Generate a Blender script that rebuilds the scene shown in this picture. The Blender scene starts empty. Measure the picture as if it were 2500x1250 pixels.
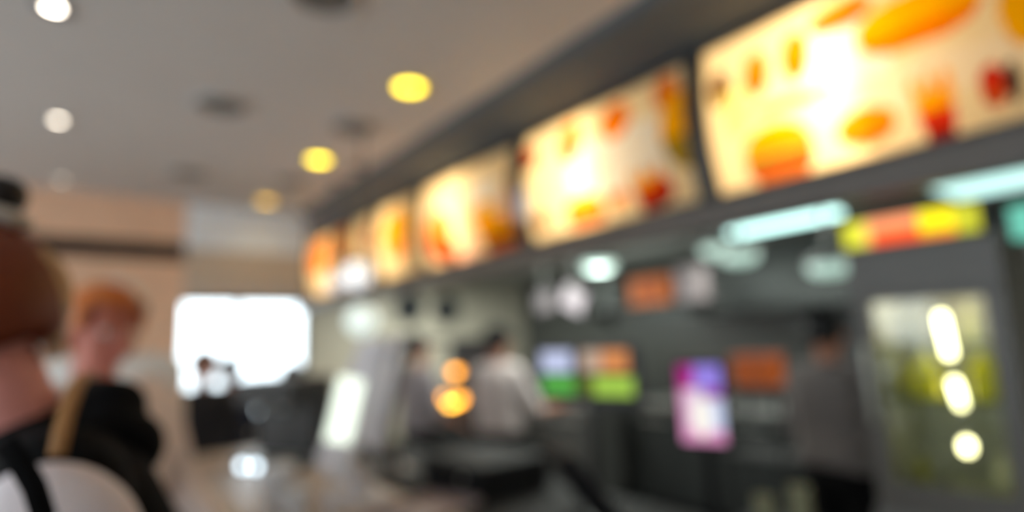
import bpy, bmesh, math, random
from mathutils import Vector, Matrix
random.seed(4)
R = math.radians
S = bpy.context.scene
C = S.collection

# ------------------------------------------------------------------ camera
FPX = 1350.0                                    # focal length in pixels of the 2500 px wide frame
CAM = Vector((0.0, 0.0, 1.55))
AX = Vector((0.78474252, 0.06360195, 0.61655005))     # world axes seen from the camera (right, down, forward)
AY = Vector((-0.61856703, 0.14362657, 0.77249352))
AZ = Vector((-0.03942088, -0.98758605, 0.15205195))
cd = bpy.data.cameras.new('camera')
cam = bpy.data.objects.new('camera', cd); C.objects.link(cam)
right = Vector((AX[0], AY[0], AZ[0])); up = -Vector((AX[1], AY[1], AZ[1])); back = -Vector((AX[2], AY[2], AZ[2]))
m3 = Matrix((right, up, back)).transposed()
cam.matrix_world = Matrix.Translation(CAM) @ m3.to_4x4()
cd.sensor_width = 36; cd.lens = 36 * FPX / 2500
cd.clip_start = 0.02
cd.dof.use_dof = True                            # the photograph is focused far too near
cd.dof.focus_distance = 0.25
cd.dof.aperture_fstop = 1.55
S.camera = cam

# ------------------------------------------------------------------ world and exposure
S.view_settings.view_transform = 'Standard'
S.view_settings.look = 'None'
S.view_settings.gamma = 1
S.view_settings.use_curve_mapping = False
S.view_settings.exposure = 0.3
W = bpy.data.worlds.new('overcast sky'); S.world = W; W.use_nodes = True
bgn = W.node_tree.nodes['Background']
bgn.inputs[0].default_value = (0.80, 0.93, 1.0, 1); bgn.inputs[1].default_value = 3.9

def lamp(name, kind, loc, energy, color, parent=None, size=None, size_y=None, rot=(0, 0, 0), spot=None, radius=None):
    d = bpy.data.lights.new(name, kind); d.energy = energy; d.color = color
    if kind == 'AREA':
        d.shape = 'RECTANGLE'; d.size = size; d.size_y = size_y or size
    if spot: d.spot_size = spot; d.spot_blend = .6
    if radius is not None and kind != 'AREA': d.shadow_soft_size = radius
    o = bpy.data.objects.new(name, d); C.objects.link(o)
    o.location = loc; o.rotation_euler = rot
    if parent: o.parent = parent
    return o

# ------------------------------------------------------------------ helpers
def P(px, py, X=None, Y=None, Z=None):
    """the point of the place on a plane of known X, Y or Z that stands at a pixel of the photograph"""
    c = Vector((px - 1250, py - 625, FPX))
    d = Vector((c.dot(AX), c.dot(AY), c.dot(AZ)))
    if X is not None: k = X / d.x
    elif Y is not None: k = Y / d.y
    else: k = (Z - CAM.z) / d.z
    return CAM + d * k

MATS = {}
def mat(name, col, rough=.5, metal=0, emit=0, noise=.08, scale=6, ecol=None, coat=0):
    if name in MATS: return MATS[name]
    m = bpy.data.materials.new(name); m.use_nodes = True
    nt = m.node_tree; b = nt.nodes['Principled BSDF']
    b.inputs['Roughness'].default_value = rough; b.inputs['Metallic'].default_value = metal
    b.inputs['Coat Weight'].default_value = coat
    if noise:
        tc = nt.nodes.new('ShaderNodeTexCoord'); n = nt.nodes.new('ShaderNodeTexNoise')
        n.inputs['Scale'].default_value = scale; n.inputs['Detail'].default_value = 4
        r = nt.nodes.new('ShaderNodeValToRGB')
        lo = [max(0, c * (1 - noise)) for c in col]; hi = [min(1, c * (1 + noise)) for c in col]
        r.color_ramp.elements[0].position = .3; r.color_ramp.elements[1].position = .7
        r.color_ramp.elements[0].color = (*lo, 1); r.color_ramp.elements[1].color = (*hi, 1)
        nt.links.new(tc.outputs['Object'], n.inputs['Vector']); nt.links.new(n.outputs['Fac'], r.inputs['Fac'])
        nt.links.new(r.outputs['Color'], b.inputs['Base Color'])
    else:
        b.inputs['Base Color'].default_value = (*col, 1)
    if emit:
        b.inputs['Emission Color'].default_value = (*(ecol or col), 1); b.inputs['Emission Strength'].default_value = emit
    MATS[name] = m; return m

def glass(name, tint=(1, 1, 1), gloss=.08):
    if name in MATS: return MATS[name]
    m = bpy.data.materials.new(name); m.use_nodes = True; nt = m.node_tree; nt.nodes.clear()
    o = nt.nodes.new('ShaderNodeOutputMaterial'); t = nt.nodes.new('ShaderNodeBsdfTransparent'); g = nt.nodes.new('ShaderNodeBsdfGlossy')
    t.inputs[0].default_value = (*tint, 1); g.inputs['Roughness'].default_value = .08
    x = nt.nodes.new('ShaderNodeMixShader'); x.inputs[0].default_value = gloss
    nt.links.new(t.outputs[0], x.inputs[1]); nt.links.new(g.outputs[0], x.inputs[2]); nt.links.new(x.outputs[0], o.inputs[0])
    MATS[name] = m; return m

def print_mat(name, emit=0):
    """printed film: the artwork is the colour attribute of the mesh; translucent (lit from behind) or a glowing screen"""
    if name in MATS: return MATS[name]
    m = bpy.data.materials.new(name); m.use_nodes = True; nt = m.node_tree; nt.nodes.clear()
    o = nt.nodes.new('ShaderNodeOutputMaterial'); a = nt.nodes.new('ShaderNodeAttribute'); a.attribute_name = 'print'
    if emit:
        e = nt.nodes.new('ShaderNodeEmission'); e.inputs[1].default_value = emit
        nt.links.new(a.outputs['Color'], e.inputs[0]); nt.links.new(e.outputs[0], o.inputs[0])
    else:
        t = nt.nodes.new('ShaderNodeBsdfTranslucent'); d = nt.nodes.new('ShaderNodeBsdfDiffuse')
        x = nt.nodes.new('ShaderNodeMixShader'); x.inputs[0].default_value = .25
        nt.links.new(a.outputs['Color'], t.inputs[0]); nt.links.new(a.outputs['Color'], d.inputs[0])
        nt.links.new(t.outputs[0], x.inputs[1]); nt.links.new(d.outputs[0], x.inputs[2]); nt.links.new(x.outputs[0], o.inputs[0])
    MATS[name] = m; return m

class MB:
    """collects shapes and links them as one mesh object"""
    def __init__(s): s.bm = bmesh.new()
    def box(s, a, b):
        v = [s.bm.verts.new((x, y, z)) for x in (a[0], b[0]) for y in (a[1], b[1]) for z in (a[2], b[2])]
        for f in ((0, 1, 3, 2), (4, 6, 7, 5), (0, 4, 5, 1), (2, 3, 7, 6), (0, 2, 6, 4), (1, 5, 7, 3)):
            s.bm.faces.new([v[i] for i in f])
        return s
    def cbox(s, c, d, rot=None):
        n = len(s.bm.verts)
        s.box([-x / 2 for x in d], [x / 2 for x in d]); s.bm.verts.ensure_lookup_table()
        M = Matrix.Translation(Vector(c)) @ (rot.to_4x4() if rot else Matrix())
        for v in s.bm.verts[n:]: v.co = M @ v.co
        return s
    def rings(s, rings, close=True, cap=True):
        V = [[s.bm.verts.new(p) for p in r] for r in rings]
        n = len(V[0])
        for a, b in zip(V, V[1:]):
            for i in range(n if close else n - 1):
                j = (i + 1) % n
                s.bm.faces.new((a[i], a[j], b[j], b[i]))
        if cap:
            s.bm.faces.new(V[0][::-1]); s.bm.faces.new(V[-1])
        return s
    def lathe(s, prof, c=(0, 0, 0), n=28, axis='Z'):
        out = []
        for r, h in prof:
            r = max(r, 1e-4); ring = []
            for i in range(n):
                a = 2 * math.pi * i / n
                p = (r * math.cos(a), r * math.sin(a), h)
                if axis == 'Y': p = (p[0], -p[2], p[1])
                if axis == 'X': p = (p[2], p[0], p[1])
                ring.append((p[0] + c[0], p[1] + c[1], p[2] + c[2]))
            out.append(ring)
        return s.rings(out)
    def cap(s, p, q, r0, r1=None, n=14, m=5):
        """a tapered limb with round ends"""
        r1 = r0 if r1 is None else r1
        p = Vector(p); q = Vector(q); d = q - p; L = d.length
        d = d / L if L > 1e-6 else Vector((0, 0, 1))
        u = d.orthogonal().normalized(); w = d.cross(u); out = []
        for k in range(m + 1):
            a = -math.pi / 2 + math.pi / 2 * k / m
            out.append((p + d * (r0 * math.sin(a)), max(r0 * math.cos(a), 1e-4)))
        for k in range(m + 1):
            a = math.pi / 2 * k / m
            out.append((q + d * (r1 * math.sin(a)), max(r1 * math.cos(a), 1e-4)))
        return s.rings([[c + (u * math.cos(2 * math.pi * i / n) + w * math.sin(2 * math.pi * i / n)) * r for i in range(n)] for c, r in out])
    def ell(s, c, r, rot=None, n=20, m=12):
        out = []
        for k in range(m + 1):
            a = -math.pi / 2 + math.pi * k / m
            ring = []
            for i in range(n):
                t = 2 * math.pi * i / n
                v = Vector((r[0] * max(math.cos(a), 1e-3) * math.cos(t), r[1] * max(math.cos(a), 1e-3) * math.sin(t), r[2] * math.sin(a)))
                if rot: v = rot @ v
                ring.append(Vector(c) + v)
            out.append(ring)
        return s.rings(out)
    def tube(s, pts, r, n=10):
        pts = [Vector(p) for p in pts]; out = []; u = None
        for i, p in enumerate(pts):
            d = (pts[min(i + 1, len(pts) - 1)] - pts[max(i - 1, 0)]).normalized()
            u = d.orthogonal().normalized() if u is None else (u - d * u.dot(d)).normalized()
            w = d.cross(u); rr = r[i] if isinstance(r, (list, tuple)) else r
            out.append([p + (u * math.cos(2 * math.pi * k / n) + w * math.sin(2 * math.pi * k / n)) * rr for k in range(n)])
        return s.rings(out)
    def ribbon(s, pts, side, w, t):
        """a flat strap along points; side is its width direction"""
        pts = [Vector(p) for p in pts]; out = []
        for i, p in enumerate(pts):
            d = (pts[min(i + 1, len(pts) - 1)] - pts[max(i - 1, 0)]).normalized()
            sd = (Vector(side) - d * Vector(side).dot(d)).normalized(); n = d.cross(sd)
            out.append([p + sd * w / 2 + n * t / 2, p - sd * w / 2 + n * t / 2, p - sd * w / 2 - n * t / 2, p + sd * w / 2 - n * t / 2])
        return s.rings(out)
    def prism(s, poly, axis, a, b):
        def pt(u, v, w):
            return {'X': (w, u, v), 'Y': (u, w, v), 'Z': (u, v, w)}[axis]
        return s.rings([[pt(u, v, a) for u, v in poly], [pt(u, v, b) for u, v in poly]])
    def xform(s, M):
        for v in s.bm.verts: v.co = M @ v.co
        return s
    def build(s, name, m, parent=None, smooth=True, bevel=0, remesh=0, solid=0, sub=0):
        bmesh.ops.recalc_face_normals(s.bm, faces=s.bm.faces)
        me = bpy.data.meshes.new(name); s.bm.to_mesh(me); s.bm.free()
        me.materials.append(m)
        for p in me.polygons: p.use_smooth = smooth
        o = bpy.data.objects.new(name, me); C.objects.link(o)
        if parent: o.parent = parent
        if bevel:
            b = o.modifiers.new('bevel', 'BEVEL'); b.width = bevel; b.segments = 2; b.limit_method = 'ANGLE'
        if solid:
            b = o.modifiers.new('solid', 'SOLIDIFY'); b.thickness = solid; b.offset = 1
        if remesh:
            b = o.modifiers.new('remesh', 'REMESH'); b.mode = 'VOXEL'; b.voxel_size = remesh; b.use_smooth_shade = True
            b = o.modifiers.new('smooth', 'SMOOTH'); b.factor = .5; b.iterations = 8
        if sub:
            b = o.modifiers.new('sub', 'SUBSURF'); b.levels = sub; b.render_levels = sub
        return o

def tag(o, label=None, cat=None, group=None, kind=None):
    if label: o['label'] = label
    if cat: o['category'] = cat
    if group: o['group'] = group
    if kind: o['kind'] = kind
    return o
def thing(name, label, cat, loc=(0, 0, 0), rz=0, group=None):
    o = bpy.data.objects.new(name, None); C.objects.link(o); o.empty_display_size = .1
    o.location = loc; o.rotation_euler = (0, 0, rz)
    return tag(o, label, cat, group)
def struct(name, mb, m, parent=None, **k):
    o = mb.build(name, m, parent, smooth=False, **k)
    o['kind'] = 'structure'
    return o
def sheet(name, m, parent, fn, colfn, nu, nv, thick=.004):
    """a printed sheet: fn(u, v) -> point, colfn(u, v) -> colour; the print is an attribute of the front"""
    bm = bmesh.new()
    V = [[bm.verts.new(fn(i / nu, j / nv)) for j in range(nv + 1)] for i in range(nu + 1)]
    for i in range(nu):
        for j in range(nv):
            bm.faces.new((V[i][j], V[i + 1][j], V[i + 1][j + 1], V[i][j + 1]))
    me = bpy.data.meshes.new(name); bm.to_mesh(me); bm.free()
    at = me.attributes.new('print', 'FLOAT_COLOR', 'POINT')
    k = 0
    for i in range(nu + 1):
        for j in range(nv + 1):
            at.data[k].color = (*colfn(i / nu, j / nv), 1); k += 1
    me.materials.append(m)
    o = bpy.data.objects.new(name, me); C.objects.link(o); o.parent = parent
    return o

def lin(r, g, b):
    f = lambda c: (c / 255 / 12.92) if c / 255 <= .04045 else ((c / 255 + .055) / 1.055) ** 2.4
    return (f(r), f(g), f(b))

# ------------------------------------------------------------------ the setting
CEIL = 2.80
m_ceil = mat('painted ceiling', (.62, .585, .56), .9, noise=.02, scale=3)
m_soff = mat('dark grey soffit paint', (.095, .115, .135), .8, noise=.05)
m_beam = mat('dark brown beam', (.12, .10, .088), .5, noise=.06)
m_tan = mat('tan wall covering', lin(238, 196, 164), .7, noise=.05)
m_dkbrown = mat('dark brown timber', lin(62, 42, 30), .5, noise=.15)
m_white = mat('white paint', (.86, .92, .98), .6, noise=.02)
m_beige = mat('beige panel', lin(200, 184, 166), .6, noise=.03)
m_floor = mat('brown floor tile', lin(120, 104, 92), .35, noise=.2, scale=4)
m_kfloor = mat('dark kitchen floor', (.02, .02, .02), .4, noise=.2)
m_kwall = mat('grey green kitchen wall', lin(192, 185, 167), .5, noise=.04)
m_kdark = mat('dark kitchen wall tile', (.075, .08, .075), .35, noise=.1)
m_kceil = mat('kitchen ceiling', (.30, .30, .28), .7, noise=.05)
m_frame = mat('dark window frame', (.05, .05, .055), .4)
m_pane = glass('window glass')

X0, X1, Y0, Y1 = -3.0, 5.3, -2.6, 6.4
struct('floor', MB().box((X0, Y0, -.1), (2.0, Y1, 0)), m_floor)
struct('floor_kitchen', MB().box((2.0, Y0, -.1), (X1, Y1, 0)), m_kfloor)
struct('ceiling', MB().box((X0, Y0, CEIL), (1.58, Y1, CEIL + .12)), m_ceil)
# dark sloping soffit between the ceiling and the menu boards, then the fascia that carries the boards
struct('trim_1', MB().prism([(1.58, CEIL), (1.62, CEIL - .03), (2.02, 2.742), (2.30, 2.742), (2.30, CEIL + .12), (1.58, CEIL + .12)], 'Y', Y0, Y1), m_soff)
struct('trim_2', MB().box((1.97, Y0, 1.965), (2.05, Y1, 2.055)).box((1.97, Y0, 2.0551), (2.30, Y1, 2.062)), m_beam)
struct('trim_3', MB().box((2.26, Y0, 2.062), (2.30, Y1, 2.742)), m_soff)
struct('ceiling_kitchen', MB().box((2.30, Y0, 2.38), (X1, Y1, 2.5)), m_kceil)
# glazed wall on the customers' side
mbw = MB().box((X0 - .15, Y0, 0), (X0, Y1, .5)).box((X0 - .15, Y0, 2.55), (X0, Y1, CEIL + .1))
for a, b in ((Y0, -2.2), (-.45, -.15), (1.6, 1.9), (3.7, 4.0), (5.9, Y1)):
    mbw.box((X0 - .15, a, .5), (X0, b, 2.55))
struct('wall_left', mbw, m_beige)
for i, (a, b) in enumerate(((-2.2, -.45), (-.15, 1.6), (1.9, 3.7), (4.0, 5.9))):
    w = struct('window_%d' % (i + 1), MB().box((X0 - .1, a, .5), (X0 - .04, a + .05, 2.55)).box((X0 - .1, b - .05, .5), (X0 - .04, b, 2.55))
               .box((X0 - .1, a + .05, .5), (X0 - .04, b - .05, .55)).box((X0 - .1, a + .05, 2.5), (X0 - .04, b - .05, 2.55)), m_frame)
    MB().box((X0 - .075, a + .05, .55), (X0 - .065, b - .05, 2.5)).build('pane', m_pane, w, smooth=False)
struct('wall_back', MB().box((X0 - .15, Y0 - .15, 0), (X1, Y0, CEIL + .1)), m_beige)
struct('wall_right', MB().box((X1, Y0 - .15, 0), (X1 + .15, Y1 + .15, CEIL + .1)), m_kdark)
# end wall: white panelled lintel over the bright entrance, tan cladding to its left, kitchen end wall to its right
YB = 5.2
struct('wall_front', MB().box((X0, YB, 0), (.70, YB + .12, 2.30)).box((X0, YB, 2.46), (.70, YB + .12, CEIL)).box((X0, YB + .05, 2.30), (.70, YB + .12, 2.46)), m_tan)
struct('trim_4', MB().box((X0, YB + .02, 2.30), (.70, YB + .05, 2.46)), m_dkbrown)
struct('trim_5', MB().box((.70, YB - .03, 2.42), (1.68, YB + .12, CEIL)), m_white, bevel=.01)
struct('trim_6', MB().box((.70, YB - .01, 2.045), (1.68, YB + .12, 2.42)), m_beige, bevel=.01)
struct('wall_end', MB().box((.58, YB + .12, 0), (.70, Y1, CEIL)), m_tan)
mbk = MB().box((2.10, Y1, 0), (X1, Y1 + .15, CEIL + .1)).box((.70, Y1, 0), (2.10, Y1 + .15, .85)).box((.70, Y1, 2.10), (2.10, Y1 + .15, CEIL + .1))
struct('wall_kitchen', mbk, m_kwall)
wf = MB()
for x in (.70, 1.36, 2.06): wf.box((x, Y1 + .02, .85), (x + .04, Y1 + .08, 2.10))
wf.box((.70, Y1 + .02, .85), (2.10, Y1 + .08, .90)).box((.70, Y1 + .02, 2.06), (2.10, Y1 + .08, 2.10))
w5 = struct('window_5', wf, m_frame)
MB().box((.72, Y1 + .045, .90), (2.08, Y1 + .052, 2.06)).build('pane', m_pane, w5, smooth=False)

# ------------------------------------------------------------------ ceiling fittings
m_trim = mat('lamp trim', (.55, .53, .50), .4, noise=.03)
m_brass = mat('warm lamp trim', (.5, .42, .25), .35, metal=.3, noise=.03)
def downlight(name, label, px, py, r, strength, col, trim, group, watts, dark=False):
    p = P(px, py, Z=CEIL)
    t = thing(name, label, 'ceiling light', (p.x, p.y, CEIL), 0, group)
    MB().lathe([(r + .03, -.004), (r + .03, -.010), (r + .004, -.012), (r, -.004), (r, .0), (r + .03, .0)]).build('trim_ring', trim, t)
    MB().lathe([(.0005, -.0065), (r, -.0065), (r, -.0015), (.0005, -.0015)]).build('lens', mat(name + ' lens %d' % px, (.9, .85, .7), .4, emit=strength, ecol=col, noise=0), t)
    if watts: lamp('lamp_bulb', 'SPOT', (0, 0, -.02), watts, (1, .78, .45), t, spot=R(140), radius=r)
    return t
YL = 'warm yellow downlights along the menu boards'
downlight('downlight', 'brightest yellow round downlight, nearest the camera beside the menu boards', 1000, 210, .066, 5.5, (1, .74, .01), m_brass, YL, 7)
downlight('downlight', 'middle yellow round downlight of the row along the menu boards', 778, 388, .066, 6.0, (1, .74, .001), m_brass, YL, 5)
downlight('downlight', 'amber downlight farthest down the row, just above the white lintel', 650, 490, .066, 2.6, (1, .56, .03), m_brass, YL, 3)
WL = 'small white ceiling spotlights'
m_dring = mat('dark spotlight bezel', (.10, .10, .12), .5)
for px, py, s, tr, lab in ((130, 14, 22, m_dring, 'bright white spotlight in a dark ring at the top left of the ceiling'),
                           (142, 290, 11, m_trim, 'white spotlight second along the left row on the ceiling'),
                           (150, 437, 3.5, m_trim, 'dim white spotlight third along the left row, above the tan wall'),
                           (338, 488, 2.0, m_trim, 'faintest white spotlight at the far edge of the ceiling above the tan wall')):
    downlight('spotlight', lab, px, py, .024, s, (1, .88, .72), tr, WL, 0)
m_grille = mat('ceiling speaker grille', (.16, .145, .13), .8, noise=.1, scale=40)
for px, py, lab in ((540, 256, 'round grey ceiling speaker left of the nearest yellow downlight'),
                    (862, 310, 'round grey ceiling speaker between the first two yellow downlights'),
                    (462, 422, 'faint round ceiling speaker far down the ceiling on the left of its pair'),
                    (712, 442, 'round ceiling speaker between the middle and amber downlights'),
                    (790, -14, 'round ceiling speaker cut by the top edge of the picture')):
    p = P(px, py, Z=CEIL)
    t = thing('ceiling_speaker', lab, 'ceiling speaker', (p.x, p.y, CEIL), 0, 'round ceiling speakers')
    MB().lathe([(.135, 0), (.135, -.010), (.118, -.014), (.112, -.004), (.112, 0)]).build('rim', m_ceil, t)
    MB().lathe([(.0005, -.007), (.06, -.009), (.111, -.006), (.111, 0), (.0005, 0)]).build('grille', m_grille, t)

# ------------------------------------------------------------------ lit menu boards
XM = 2.0
ZB, ZT = 2.085, 2.715
m_film = print_mat('backlit film')
m_mull = mat('charcoal board frame', (.045, .042, .04), .45, noise=.05)
m_box = mat('light box lining', (.8, .79, .76), .7, noise=0)
def bulge(t): return -.045 * math.sin(math.pi * min(max(t, 0), 1)) + .03 * (1 - t)
CREAM = lin(252, 234, 196); PALE = lin(255, 240, 215); WHITE = (.95, .93, .88)
ORG = lin(246, 138, 4); YEL = lin(255, 186, 6); BRN = lin(120, 66, 20); RED = lin(214, 50, 28); DKR = lin(140, 32, 20)
GRN = lin(180, 190, 60); OLV = lin(165, 140, 40); RST = lin(205, 84, 34); LBL = lin(205, 215, 235); DRK = lin(70, 62, 58); PNK = lin(250, 205, 185)
def art_xy(px, py): 
    q = P(px, py, X=XM - .02); return q.y, q.z
def ellp(px0, py0, px1, py1, hz, col, col2=None, soft=.3, power=2):
    """an oval picture from its left middle to its right middle; hz = half height in metres; col2 below its middle"""
    a = art_xy(px0, py0); b = art_xy(px1, py1)
    k = 1.22 if hz < .1 else 1.08
    return ('e', (a[0] + b[0]) / 2, (a[1] + b[1]) / 2, abs(a[0] - b[0]) / 2 * k, hz * k, col, col2 or col, power)
def burger(px0, py0, px1, py1, h):
    a = art_xy(px0, py0); b = art_xy(px1, py1)
    return ('b', (a[0] + b[0]) / 2, (a[1] + b[1]) / 2, abs(a[0] - b[0]) / 2 * 1.3, h * 1.25)
def fries(px0, py0, px1, py1, h):
    a = art_xy(px0, py0); b = art_xy(px1, py1)
    return ('f', (a[0] + b[0]) / 2, (a[1] + b[1]) / 2, abs(a[0] - b[0]) / 2 * 1.3, h * 1.15)
def paint(base, shapes, y, z):
    col = base(y, z)
    for s in shapes:
        dy, dz = (y - s[1]) / s[3], (z - s[2])
        if s[0] == 'e':
            q = dz / s[4]
            if abs(dy) ** s[7] + abs(q) ** s[7] < 1: col = s[5] if q > -.15 else s[6]
        elif s[0] == 'b':
            q = dz / s[4]
            if abs(q) < 1 and abs(dy) < 1:
                if q > .05:
                    if dy * dy + ((q - .05) / .95) ** 2 < 1: col = YEL if q > .45 else ORG
                elif q > -.12: col = GRN
                elif q > -.45: col = BRN
                elif q > -.62: col = RST
                elif abs(dy) < .93 - (abs(q) - .62) * .5: col = lin(200, 110, 40)
        elif s[0] == 'f':
            q = dz / s[4]
            if abs(q) < 1:
                if q > .0:
                    if abs(dy) < .75 + .25 * q and q < .72 + .28 * math.sin(9 * dy + 1): col = YEL if int((dy + 2) * 7) % 2 else lin(250, 160, 10)
                elif abs(dy) < .82 + .3 * q: col = RED if q > -.5 else DKR
    return col
def menu_board(label, ya, yb, watts, base, shapes, parent_name='menu_board', zoff=.5):
    yc = (ya + yb) / 2
    t = thing('menu_board', label, 'menu board', (XM, yc, ZB), 0, 'lit menu boards above the counter')
    h = ZT - ZB; hw = (yb - ya) / 2
    N = 12
    prof = [(bulge(i / N), h * i / N) for i in range(N + 1)]
    # housing: curved side cheeks, top, bottom and back, open towards the film
    hs = MB()
    for sgn in (-1, 1):
        y0, y1 = sorted((sgn * hw, sgn * (hw - .012)))
        hs.prism([(x + .012, z) for x, z in prof] + [(.24, h), (.24, 0)], 'Y', y0, y1)
    hs.box((.05, -hw, 0), (.24, hw, .012)).box((.02, -hw, h - .012), (.24, hw, h)).box((.23, -hw, .012), (.24, hw, h - .012))
    hs.build('housing', m_box, t, smooth=False)
    fr = MB()
    for sgn in (-1, 1):
        y0, y1 = sorted((sgn * (hw + .028), sgn * (hw - .010)))
        fr.rings([[(x - .012, y0, z), (x - .012, y1, z), (x + .030, y1, z), (x + .030, y0, z)] for x, z in prof])
    for z0, z1, tt in ((-.022, .016, 0), (h - .016, h + .018, 1)):
        x = bulge(tt); fr.box((x - .014, -hw - .028, z0), (x + .05, hw + .028, z1))
    fr.build('frame', m_mull, t, smooth=False, bevel=.003)
    fn = lambda u, v: (bulge(v), hw - 2 * hw * u, h * v)
    sheet('printed_panel', m_film, t, fn, lambda u, v: paint(base, shapes, yc + hw - 2 * hw * u, ZB + h * v), int(150 * hw * 2), 70)
    lamp('light_tube', 'AREA', (.215, 0, h * zoff), watts, (1, .76, .44), t, size=hw * .8, size_y=.12, rot=(0, R(90), 0)).rotation_euler = Matrix(((0, 0, -1), (1, 0, 0), (0, -1, 0))).transposed().to_euler()
    return t
def cream(y, z): return CREAM
wz = 6.6
menu_board('largest lit menu board at the top right, long orange sandwich above burger and fries pictures', .02, 1.175, 7.2, cream, [
    ellp(1965, 190, 2170, 90, .12, WHITE, power=2.6), ellp(2000, 250, 2480, 150, .05, PALE, power=3),  # white oval puts the tube's hot spot into the print
    ellp(1985, 60, 2115, 10, .045, ORG, RST), ellp(2115, 70, 2370, 15, .075, YEL, ORG, power=2.6),
    ellp(1738, 228, 1780, 215, .065, lin(95, 50, 12), lin(140, 110, 20)), ellp(1822, 190, 1872, 172, .075, lin(225, 135, 5), lin(190, 110, 8)), ellp(1915, 150, 1970, 125, .078, lin(225, 135, 5), lin(220, 120, 5)),
    ellp(1855, 270, 2015, 225, .014, GRN, power=3), ellp(1770, 300, 1830, 250, .10, lin(250, 232, 160)),
    ellp(2445, 40, 2540, 0, .10, YEL), burger(1830, 385, 1955, 345, .082), ellp(2050, 320, 2170, 290, .050, ORG, lin(225, 110, 20)),
    fries(2235, 275, 2325, 245, .098), ellp(2395, 215, 2450, 195, .050, RED, RST), ellp(2455, 200, 2485, 190, .05, DRK)])
menu_board('second lit menu board from the right, white hot spot painted between orange food pictures and a burger', 1.25, 2.335, wz, cream, [
    ellp(1400, 450, 1640, 330, .16, WHITE, power=2.4),  # white oval: hot spot of the backlight, painted in the artwork
    ellp(1372, 360, 1412, 335, .095, lin(222, 135, 8), lin(150, 90, 10)), ellp(1472, 310, 1530, 280, .075, lin(220, 115, 5), ORG),
    ellp(1600, 235, 1648, 210, .065, lin(235, 130, 40)), ellp(1620, 330, 1720, 290, .16, YEL, OLV), ellp(1680, 250, 1720, 240, .12, lin(240, 160, 20)),
    ellp(1275, 400, 1308, 380, .05, RST, BRN), burger(1385, 525, 1455, 500, .062), ellp(1485, 490, 1520, 475, .03, ORG),
    fries(1545, 470, 1610, 448, .085), ellp(1300, 545, 1330, 535, .035, BRN), ellp(1590, 470, 1630, 455, .05, RED, DKR)])
menu_board('third lit menu board, cream above with orange and rust food pictures along its lower half', 2.44, 3.53, wz, cream, [
    ellp(1040, 555, 1110, 520, .13, PALE), ellp(1140, 500, 1215, 450, .10, WHITE),
    ellp(1040, 590, 1100, 560, .16, lin(240, 150, 60), RST), ellp(1160, 545, 1205, 525, .11, YEL, ORG),
    burger(1180, 578, 1250, 556, .085), ellp(1070, 620, 1110, 612, .06, RST, BRN), ellp(1245, 440, 1262, 425, .09, lin(225, 130, 20), BRN),
    ellp(1225, 505, 1258, 490, .07, PNK), ellp(1110, 620, 1150, 605, .07, PNK)])
menu_board('narrow lit menu board, cream with an orange glow low down, fourth from the right', 3.62, 4.30, 3.6, cream, [
    ellp(940, 580, 1000, 550, .16, YEL, lin(250, 170, 60)), ellp(950, 610, 990, 600, .07, lin(250, 160, 40), ORG), ellp(1010, 590, 1028, 580, .2, lin(240, 225, 150))])
menu_board('narrowest lit menu board, rust red picture over white, fifth from the right', 4.38, 4.80, 2.2, cream, [
    ellp(893, 590, 925, 570, .14, RST, lin(200, 90, 50)), ellp(890, 650, 930, 640, .07, WHITE)])
menu_board('farthest lit menu board at the end of the row, two orange food pictures on cream', 4.88, 6.05, 4, cream, [
    ellp(760, 640, 800, 615, .17, lin(250, 160, 70), ORG), ellp(815, 605, 858, 580, .15, lin(246, 170, 90), ORG), ellp(790, 690, 870, 675, .07, PALE)])

# ------------------------------------------------------------------ kitchen lights
m_steel = mat('brushed steel', (.42, .42, .40), .35, metal=.8, noise=.06, scale=20)
def batten(label, xa, ya, xb, yb, w, watts, z=2.38, k=1.4):
    c = ((xa + xb) / 2, (ya + yb) / 2, z); L = math.hypot(xb - xa, yb - ya)
    t = thing('fluorescent_light', label, 'ceiling light', c, math.atan2(yb - ya, xb - xa), 'cool lights on the kitchen ceiling')
    MB().box((-L / 2 - .02, -w / 2 - .015, -.03), (L / 2 + .02, w / 2 + .015, 0)).build('fitting', m_steel, t, smooth=False, bevel=.004)
    MB().box((-L / 2, -w / 2, -.065), (L / 2, w / 2, -.031)).build('diffuser', mat('cool light diffuser %.1f' % k, (.8, .9, .88), .4, emit=k, ecol=(.60, 1.0, .93), noise=0), t, smooth=False, bevel=.015)
    lamp('lamp_bulb', 'AREA', (0, 0, -.08), watts, (.95, 1, .92), t, size=L, size_y=w)
a, b = P(1785, 570, Z=2.34), P(2050, 516, Z=2.34)
batten('long thin cool fluorescent light on the kitchen ceiling left of the cabinet sign', a.x, a.y, b.x, b.y, .13, 15, k=2.7)
a, b = P(2290, 462, Z=2.34), P(2570, 405, Z=2.34)
batten('wide pale cyan light on the kitchen ceiling at the right edge, above the cabinet', a.x, a.y, b.x, b.y, .66, 30, k=1.15)
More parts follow.
